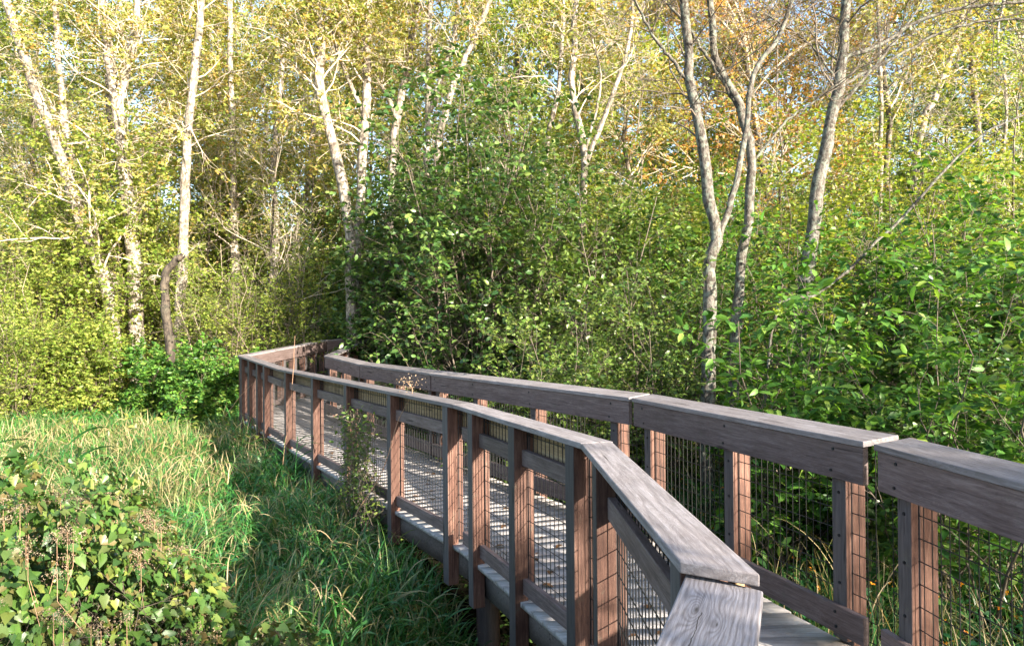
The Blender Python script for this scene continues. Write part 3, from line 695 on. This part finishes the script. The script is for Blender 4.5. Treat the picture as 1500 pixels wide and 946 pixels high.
for (x, y) in place_far():
    px = 750+1000*x/y
    if 1090 < px < 1200 and y < 28: i = 4
    else: i = int(rng.choice([0, 1, 3] if px < 520 else ([1, 2, 0] if px < 1050 else [0, 1, 3, 2])))
    zone = 'left' if px < 480 else ('middle' if px < 1000 else 'right')
    dist = 'front' if y < 28 else 'rear'
    lb = '%s tree with pale twigs in the %s rows of the wood at the %s' % (specs[i][1], dist, zone)
    gp = '%s trees, %s rows, %s' % (specs[i][1], dist, zone)
    s = rng.uniform(.85, 1.25)
    kw2 = dict(loc=(x, y, float(gh(x, y))), rz=rng.uniform(0, 6.28), sc=(s, s, s*rng.uniform(.9, 1.15)))
    if i in used: dup(protos[i], lb, gp, **kw2)
    else:
        t = protos[i]; used.add(i); t['label'] = lb; t['group'] = gp; t.location = kw2['loc']; t.rotation_euler = (0, 0, kw2['rz']); t.scale = kw2['sc']

# understory behind the front bushes
und = []
for i, lm in enumerate(['L_lime', 'L_green', 'L_deep']):
    und.append(shrub('understory_bush', 'x', (0, 0, -50), ('twig_mid', lm), rg(300+i), h=6.4, r=2.5, stems=26, b1=16, b2=8, lv=9, size=.095, low=.06))
nmz = ['yellow green', 'fresh green', 'deep green']; used = set(); rng = rg(10)
for Y, n in ((16.5, 9), (20, 10), (25, 11)):
    for j in range(n):
        x = ((j+.5)/n*2-1)*Y*.84+rng.uniform(-.7, .7); y = Y+rng.uniform(-1, 1)
        px = 750+1000*x/y
        if Y < 18 and 400 < px < 520: y += 3
        i = int(rng.choice([0, 0, 0] if px < 480 else ([1, 2, 2] if px < 1000 else [0, 1])))
        zone = 'left' if px < 480 else ('middle' if px < 1000 else 'right')
        lb = '%s bush under the trees behind the front thicket at the %s' % (nmz[i], zone); gp = '%s underwood, %s' % (nmz[i], zone)
        s = rng.uniform(.75, 1.2); k3 = dict(loc=(x, y, float(gh(x, y))), rz=rng.uniform(0, 6.28), sc=s)
        if i in used: dup(und[i], lb, gp, **k3)
        else:
            used.add(i); t = und[i]; t['label'] = lb; t['group'] = gp; t.location = k3['loc']; t.rotation_euler = (0, 0, k3['rz']); t.scale = (s, s, s)

# trees beside and behind the viewer that shade the near end of the walk
rng = rg(12)
for (x, y, s) in [(8.5, -11, .36), (7.6, -7.6, .34), (8.6, -4.2, .35), (9.6, -1.2, .36), (10.4, 1.8, .34), (11.8, -6.6, .42), (13.5, 3.0, .46), (5.0, -9.2, .32), (3.4, -6.0, .29), (3.3, -2.9, .25), (1.6, -4.2, .25), (5.4, -5.0, .3)]:
    dup(protos[2], 'plain green tree beside the viewer, outside the photograph', 'trees beside the viewer', (x, y, float(gh(x, y))), rng.uniform(0, 6), (s*1.35, s*1.35, s))

for x, y, sc_ in ((4.5, -2.3, .72), (2.7, -3.7, .72)):
    dup(und[1], 'leafy bush beside the viewer, outside the photograph', 'bushes beside the viewer', (x, y, float(gh(x, y))), x, sc_)

# ------------------------------------------------------------ grass
def inside_walk(x, y):
    Lx = np.interp(y, [-2, .1, 1.65, 3.32, 5.03, 9.6, 11.52, 14.65, 18], [-1.0, -.23, .42, .33, -.44, -3.3, -4.64, -4.1, -3.9])
    Rx = np.interp(y, [-2, .83, 3.25, 5.38, 10.67, 12.4, 15, 18], [2.4, 2.1, 1.85, 1.12, -2.2, -3.2, -3.0, -2.7])
    return (x > Lx+.22) & (x < Rx-.10)
def blades(x, y, h, w, rng, bend=1.5, base=.25, k=7):
    """arching blades; h is blade length, each leaves its stalk somewhere between the ground and base"""
    n = len(x); z = gh(x, y)+rng.uniform(0, 1, n)**1.3*base
    cl = np.sin(x*3.1+y*1.3)*2.2+np.cos(y*2.7-x)*2.0
    a = np.where(rng.uniform(0, 1, n) < .45, cl+rng.normal(0, .8, n), rng.uniform(0, 2*math.pi, n)); dx, dy = np.cos(a), np.sin(a)
    h = h*(.75+.35*np.sin(x*2.9+1)*np.sin(y*2.3+x))
    th0 = rng.uniform(.05, .75, n); dth = np.abs(rng.normal(bend, .55, n)); tw = rng.normal(0, .35, n)
    t = np.linspace(0, 1, k); th = th0[:, None]+dth[:, None]*t[None]**1.4
    st = h[:, None]/(k-1)
    rr = np.concatenate([np.zeros((n, 1)), np.cumsum(np.sin(th[:, :-1])*st, 1)], 1); zz = np.concatenate([np.zeros((n, 1)), np.cumsum(np.cos(th[:, :-1])*st, 1)], 1)
    aa = a[:, None]+tw[:, None]*t[None]
    cx = x[:, None]+np.cos(aa)*rr; cy = y[:, None]+np.sin(aa)*rr; cz = z[:, None]+zz
    ww = w[:, None]*np.interp(t, [0, .3, .6, 1], [.6, 1, .85, .04])[None]/2
    px_, py_ = -np.sin(aa)*ww, np.cos(aa)*ww; fz = ww*rng.normal(0, .6, (n, 1))
    V = np.stack([np.stack([cx-px_, cy-py_, cz-fz], -1), np.stack([cx+px_, cy+py_, cz+fz], -1)], 2)
    idx = np.arange(n*k*2).reshape(n, k, 2)
    F = np.stack([idx[:, :-1, 0], idx[:, :-1, 1], idx[:, 1:, 1], idx[:, 1:, 0]], -1).reshape(-1, 4)
    return V.reshape(-1, 3), F
def scatter(rng, n, x0, x1, y0, y1, cond, clump=1.0, under=False):
    x = rng.uniform(x0, x1, n); y = rng.uniform(y0, y1, n)
    m = cond(x, y) & (inside_walk(x, y) if under else ~inside_walk(x, y))
    den = .5+.5*np.sin(x*2.1+np.sin(y*1.7)*1.5)*np.cos(y*2.4+x*.6)
    m &= rng.uniform(0, 1, n) < (1-clump)+clump*(.25+.75*den)
    return x[m], y[m]
rng = rg(21)
def field(name, label, n, box_, cond, clump, L0, L1, w0, w1, bend, base, mat='grass'):
    x, y = scatter(rng, n, *box_, cond, clump)
    ob(name, np_mesh(name, *blades(x, y, rng.uniform(L0, L1, len(x)), rng.uniform(w0, w1, len(x)), rng, bend, base)), M[mat], kind='stuff', label=label)
inl = lambda x, y: x > -.84*y-.6
field('grass', 'long green grass arching over beside the walk', 105000, (-6, .9, 2.0, 8.2), lambda x, y: inl(x, y) & (x < .7), .35, .20, .50, .007, .017, 1.6, .30)
field('grass', 'green grass between the walk and the left thicket', 80000, (-12.5, -.5, 8.0, 14.5), inl, .4, .22, .55, .010, .020, 1.5, .32)
field('dry_grass', 'straw coloured sunlit grass in the meadow at the left', 20000, (-11, -3.3, 7.0, 11.6), inl, .6, .25, .60, .006, .012, 1.2, .42, 'grass_dry')
field('dry_grass', 'withered stalks among the green grass', 15000, (-5, .6, 2.4, 8.0), lambda x, y: inl(x, y) & (x < .6), .6, .22, .55, .004, .009, 1.6, .38, 'grass_dry')
field('grass', 'shaded grass behind the right railing', 30000, (1.0, 8, 1.4, 10), lambda x, y: x < .86*y+1.4, .6, .3, .7, .007, .014, 1.2, .35)
field('dry_grass', 'dry yellow stalks behind the right railing', 6000, (1.0, 7.5, 2.6, 8), lambda x, y: x < .86*y+1.2, .8, .4, .9, .004, .008, .9, .6, 'grass_dry')

def herb(rng, n, x0, x1, y0, y1, cond, size, h, per=7, under=False):
    x, y = scatter(rng, n, x0, x1, y0, y1, cond, .6, under); n = len(x); z = gh(x, y); H = rng.uniform(.3, 1, n)*h
    P = np.repeat(np.stack([x, y, z], -1), per, 0); P[:, 2] += np.repeat(H, per)*rng.uniform(.45, 1, n*per)
    P[:, :2] += rng.normal(0, .05, (n*per, 2))
    Dd = rng.normal(0, 1, (n*per, 3)); Dd[:, 2] = Dd[:, 2]*.25-.15; Nn = np.array([0, 0, 1.])+rng.normal(0, .35, (n*per, 3))
    return leaves(P, Dd, Nn, size*rng.uniform(.6, 1.25, n*per), .62, 'hero'), np.stack([x, y, z+H], -1)
lf, tops = herb(rng, 5200, 1.0, 8, 1.3, 9, lambda x, y: x < .86*y+1.2, .06, .75, 8)
ob('ground_cover', np_mesh('herbs', *lf), M['L_herb'], kind='stuff', label='leafy green herbs below the right railing')
fi = rng.choice(len(tops), 330, replace=False); fp = np.repeat(tops[fi], 4, 0)+rng.normal(0, .012, (1320, 3)); fp[:, 2] += .03
ob('orange_blossoms', np_mesh('flowers', *leaves(fp, rng.normal(0, 1, (1320, 3)), rng.normal(0, 1, (1320, 3)), np.full(1320, .024), .9)), M['flower'], kind='stuff', label='small orange blossoms scattered over the herbs behind the right railing')
lf, _ = herb(rng, 3600, -9, 1, 2.5, 14, lambda x, y: x > -.86*y-.5, .07, .55, 6)
ob('ground_cover', np_mesh('herbs', *lf), M['L_herb'], kind='stuff', label='broad leaved herbs growing in the grass left of the walk')
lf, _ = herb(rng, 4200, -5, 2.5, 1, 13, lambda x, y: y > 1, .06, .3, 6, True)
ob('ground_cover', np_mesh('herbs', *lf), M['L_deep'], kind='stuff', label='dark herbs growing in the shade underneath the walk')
lf, _ = herb(rng, 5200, -14, 14, 10, 24, lambda x, y: x > -99, .09, .8, 7)
ob('ground_cover', np_mesh('herbs', *lf), M['L_lime'], kind='stuff', label='low green growth on the floor of the wood')

# ------------------------------------------------------------ vine thicket, front left
def thicket(label, cx, cy, r, h, seed, stems=22, tufts=60, lm='L_vine', size=.038):
    rng = rg(seed); z = float(gh(cx, cy)); t = thing('vine_thicket', label, 'bush', (cx, cy, z))
    wd, _ = shrub_data(rng, h=h, r=r, stems=stems, b1=8, b2=5, lv=2, size=.05)
    ob('stems', np_mesh('stems', *wd), M['twig_dark'], t)
    n = int(14000*r*r); a = rng.uniform(0, 2*math.pi, n); q = np.sqrt(rng.uniform(0, 1, n)); 
    lump = 1+.13*np.sin(a*3+seed)+.1*np.sin(a*5+2)+.1*np.sin(q*9+a*2)
    top = h*(1-.75*q**2.6)*lump
    zz = top*(1-np.abs(rng.normal(0, .16, n))**1.0)
    P = np.stack([np.cos(a)*q*r*1.05, np.sin(a)*q*r*1.05, np.maximum(zz, .05)], -1)
    outw = np.stack([np.cos(a), np.sin(a), np.zeros(n)], -1)
    Dd = outw*.6+rng.normal(0, .7, (n, 3)); Dd[:, 2] -= .75
    Nn = outw*(.3+.8*q[:, None])+np.array([0, 0, .8])+rng.normal(0, .4, (n, 3))
    ob('leaves', np_mesh('leaves', *leaves(P, Dd, Nn, size*(.5+1.3*rng.uniform(0, 1, n)**1.8), .85, 'heart')), M[lm], t)
    # pale fluffy seed heads standing on thin stalks
    m = tufts; a = rng.uniform(0, 2*math.pi, m); q = np.sqrt(rng.uniform(0, 1, m))*.95
    tp = np.stack([np.cos(a)*q*r, np.sin(a)*q*r, h*(1-.75*q**2.6)+rng.uniform(.0, .12, m)], -1)
    per = 110; c = np.repeat(tp, per, 0)+rng.normal(0, 1, (m*per, 3))*np.array([.028, .028, .013])
    ob('seed_heads', np_mesh('seed_heads', *leaves(c, rng.normal(0, 1, (m*per, 3)), rng.normal(0, 1, (m*per, 3)), rng.uniform(.005, .011, m*per), .5)), M['tuft'], t)
    st = np.stack([tp-np.array([0, 0, .28]), tp-np.array([0, 0, .12]), tp], 1); st[:, 0, :2] += rng.normal(0, .04, (m, 2))
    ob('stalks', np_mesh('stalks', *tubes(st, np.full((m, 3), .0016), 3)), M['stem_red'], t)
thicket('largest mound of heart-leaved vine in the front left corner with pale seed heads', -2.35, 3.35, 1.02, 1.36, 1, 26, 130)
thicket('lower vine mound in front of the largest one at the bottom left edge', -1.7, 2.4, .7, .92, 2, 16, 60)
thicket('vine mound sloping into the grass on the right of the thicket', -1.2, 2.95, .80, .90, 3, 14, 80)
thicket('vine mound behind the largest one, topped with brown seed heads', -2.9, 4.3, .95, 1.16, 4, 18, 150)

# ---- reeds standing above the meadow
def reed(label, px, py, Y, h, seed):
    rng = rg(seed); p = at(px, py, Y); z = float(gh(p[0], p[1])); H = p[2]-z
    t = thing('reed', label, 'reed', (p[0], p[1], z))
    s = np.linspace(0, 1, 7)[:, None]; S_ = s*np.array([.06, .02, H]); ob('stalk', np_mesh('stalk', *tubes(S_[None], np.linspace(.007, .003, 7)[None], 6)), M['L_herb'], t)
    Vs = []
    for i in range(9):
        z0 = H*(.45+.5*i/9); a = rng.uniform(-.6, .6)+(math.pi if i % 2 else 0); L = rng.uniform(.35, .55)
        k = 9; tt = np.linspace(0, 1, k); cx = .04+np.cos(a)*L*tt; cy = np.sin(a)*L*tt; cz = z0+L*(.75*tt-.75*tt**2)+.1*tt
        ww = .016*np.sin(np.clip(tt*2.6+.35, 0, math.pi))+.0008
        V = np.stack([np.stack([cx, cy-ww, cz+ww*.4], -1), np.stack([cx, cy+ww, cz-ww*.4], -1)], 1).reshape(-1, 3)
        idx = np.arange(k*2).reshape(k, 2); F = np.stack([idx[:-1, 0], idx[:-1, 1], idx[1:, 1], idx[1:, 0]], -1)
        ob('leaf', np_mesh('leaf', V, F), M['L_herb'], t)
reed('tall green reed with long pointed blades above the vine mound', 92, 622, 5.2, 1, 5)
reed('shorter green reed at the right foot of the far outer posts', 428, 640, 8.3, 1, 6)

# ---- vine on the rail, dry stems
def rail_vine():
    rng = rg(33); p0 = np.array([-1.50, 6.52, 0.0])
    t = thing('climbing_vine', 'leafy vine climbing the wire of the long left railing', 'vine', tuple(p0))
    d = np.array([-.53, .848, 0]); n = 60; P = np.zeros((n, 8, 3))
    for j in range(8):
        s = j/7; P[:, j] = (d*(rng.uniform(-.55, .65, n)[:, None] if j == 0 else 0) + (P[:, 0] if j else 0)*1.0)
    base = d*rng.uniform(-.42, .42, n)[:, None]
    for j in range(8):
        s = j/7; P[:, j] = base*(1-.25*s)+np.array([0, 0, -.3+1.14*s])*np.ones((n, 1))+rng.normal(0, .05, (n, 3))*np.array([1, 1, .3])
    P[:, :, :2] += rng.normal(0, .03, (n, 8, 2))
    ob('stems', np_mesh('stems', *tubes(P, np.full((n, 8), .0025), 4)), M['twig_dark'], t)
    ob('leaves', np_mesh('leaves', *twig_leaves(P, 26, rng, .042, .65, 'hero', .7, .3, .15, .035)), M['L_green'], t)
    P2 = P[:12]; ob('dry_leaves', np_mesh('dry_leaves', *twig_leaves(P2, 8, rng, .035, .6, 'hero', .9, .3, .3, .04)), M['tuft'], t)
rail_vine()
def dry_stem(label, pts, Y, head=False, seed=1):
    P = np.array([at(px, py, Y+q) for px, py, q in pts]); rng = rg(seed); z = float(gh(P[0][0], P[0][1]))
    o = P[0].copy(); t = thing('dry_stem', label, 'stem', tuple(o)); Q = resample(P, 16)-o; Q += rng.normal(0, .002, Q.shape)
    ob('stalk', np_mesh('stalk', *tubes(Q[None], np.linspace(.0045, .002, 16)[None], 5)), M['stem_red'], t)
    if head:
        c = Q[-1]+rng.normal(0, 1, (130, 3))*np.array([.05, .04, .035])
        ob('seed_head', np_mesh('seed_head', *leaves(c, rng.normal(0, 1, (130, 3)), rng.normal(0, 1, (130, 3)), rng.uniform(.012, .024, 130), .5)), M['tuft'], t)
dry_stem('thin dry stem with a fluffy seed head rising over the long left railing', [(520, 755, 0), (560, 690, 0), (582, 620, 0), (604, 575, 0), (598, 562, 0)], 5.9, True, 2)
dry_stem('reddish dry stem crossing the long left railing near its far end', [(414, 680, 0), (424, 600, 0), (430, 540, 0), (432, 492, 0)], 8.6, False, 3)
dry_stem('fine bent stalk leaning against the far outer corner post', [(330, 610, 0), (352, 580, 0), (372, 560, 0)], 10.6, False, 4)

# loose brown leaves lying on the deck
rng = rg(44)
for i in range(120):
    s = rng.uniform(0, 1); cx = np.interp(s, [0, 1], [1.0, -3.3])+rng.uniform(-.5, .5); cy = np.interp(s, [0, 1], [3.6, 11.0])
    o = ob('fallen_leaf', np_mesh('fallen_leaf', *leaves(np.array([[0, 0, .003]]), rng.normal(0, 1, (1, 3))*np.array([1, 1, .1]), np.array([[0, 0, 1.]]), np.array([rng.uniform(.04, .085)]), .7, 'hero')), M['litter'],
           label='dry brown leaf lying on the grey deck boards', cat='leaf', group='fallen leaves on the deck'); o.location = (cx, cy, .006)
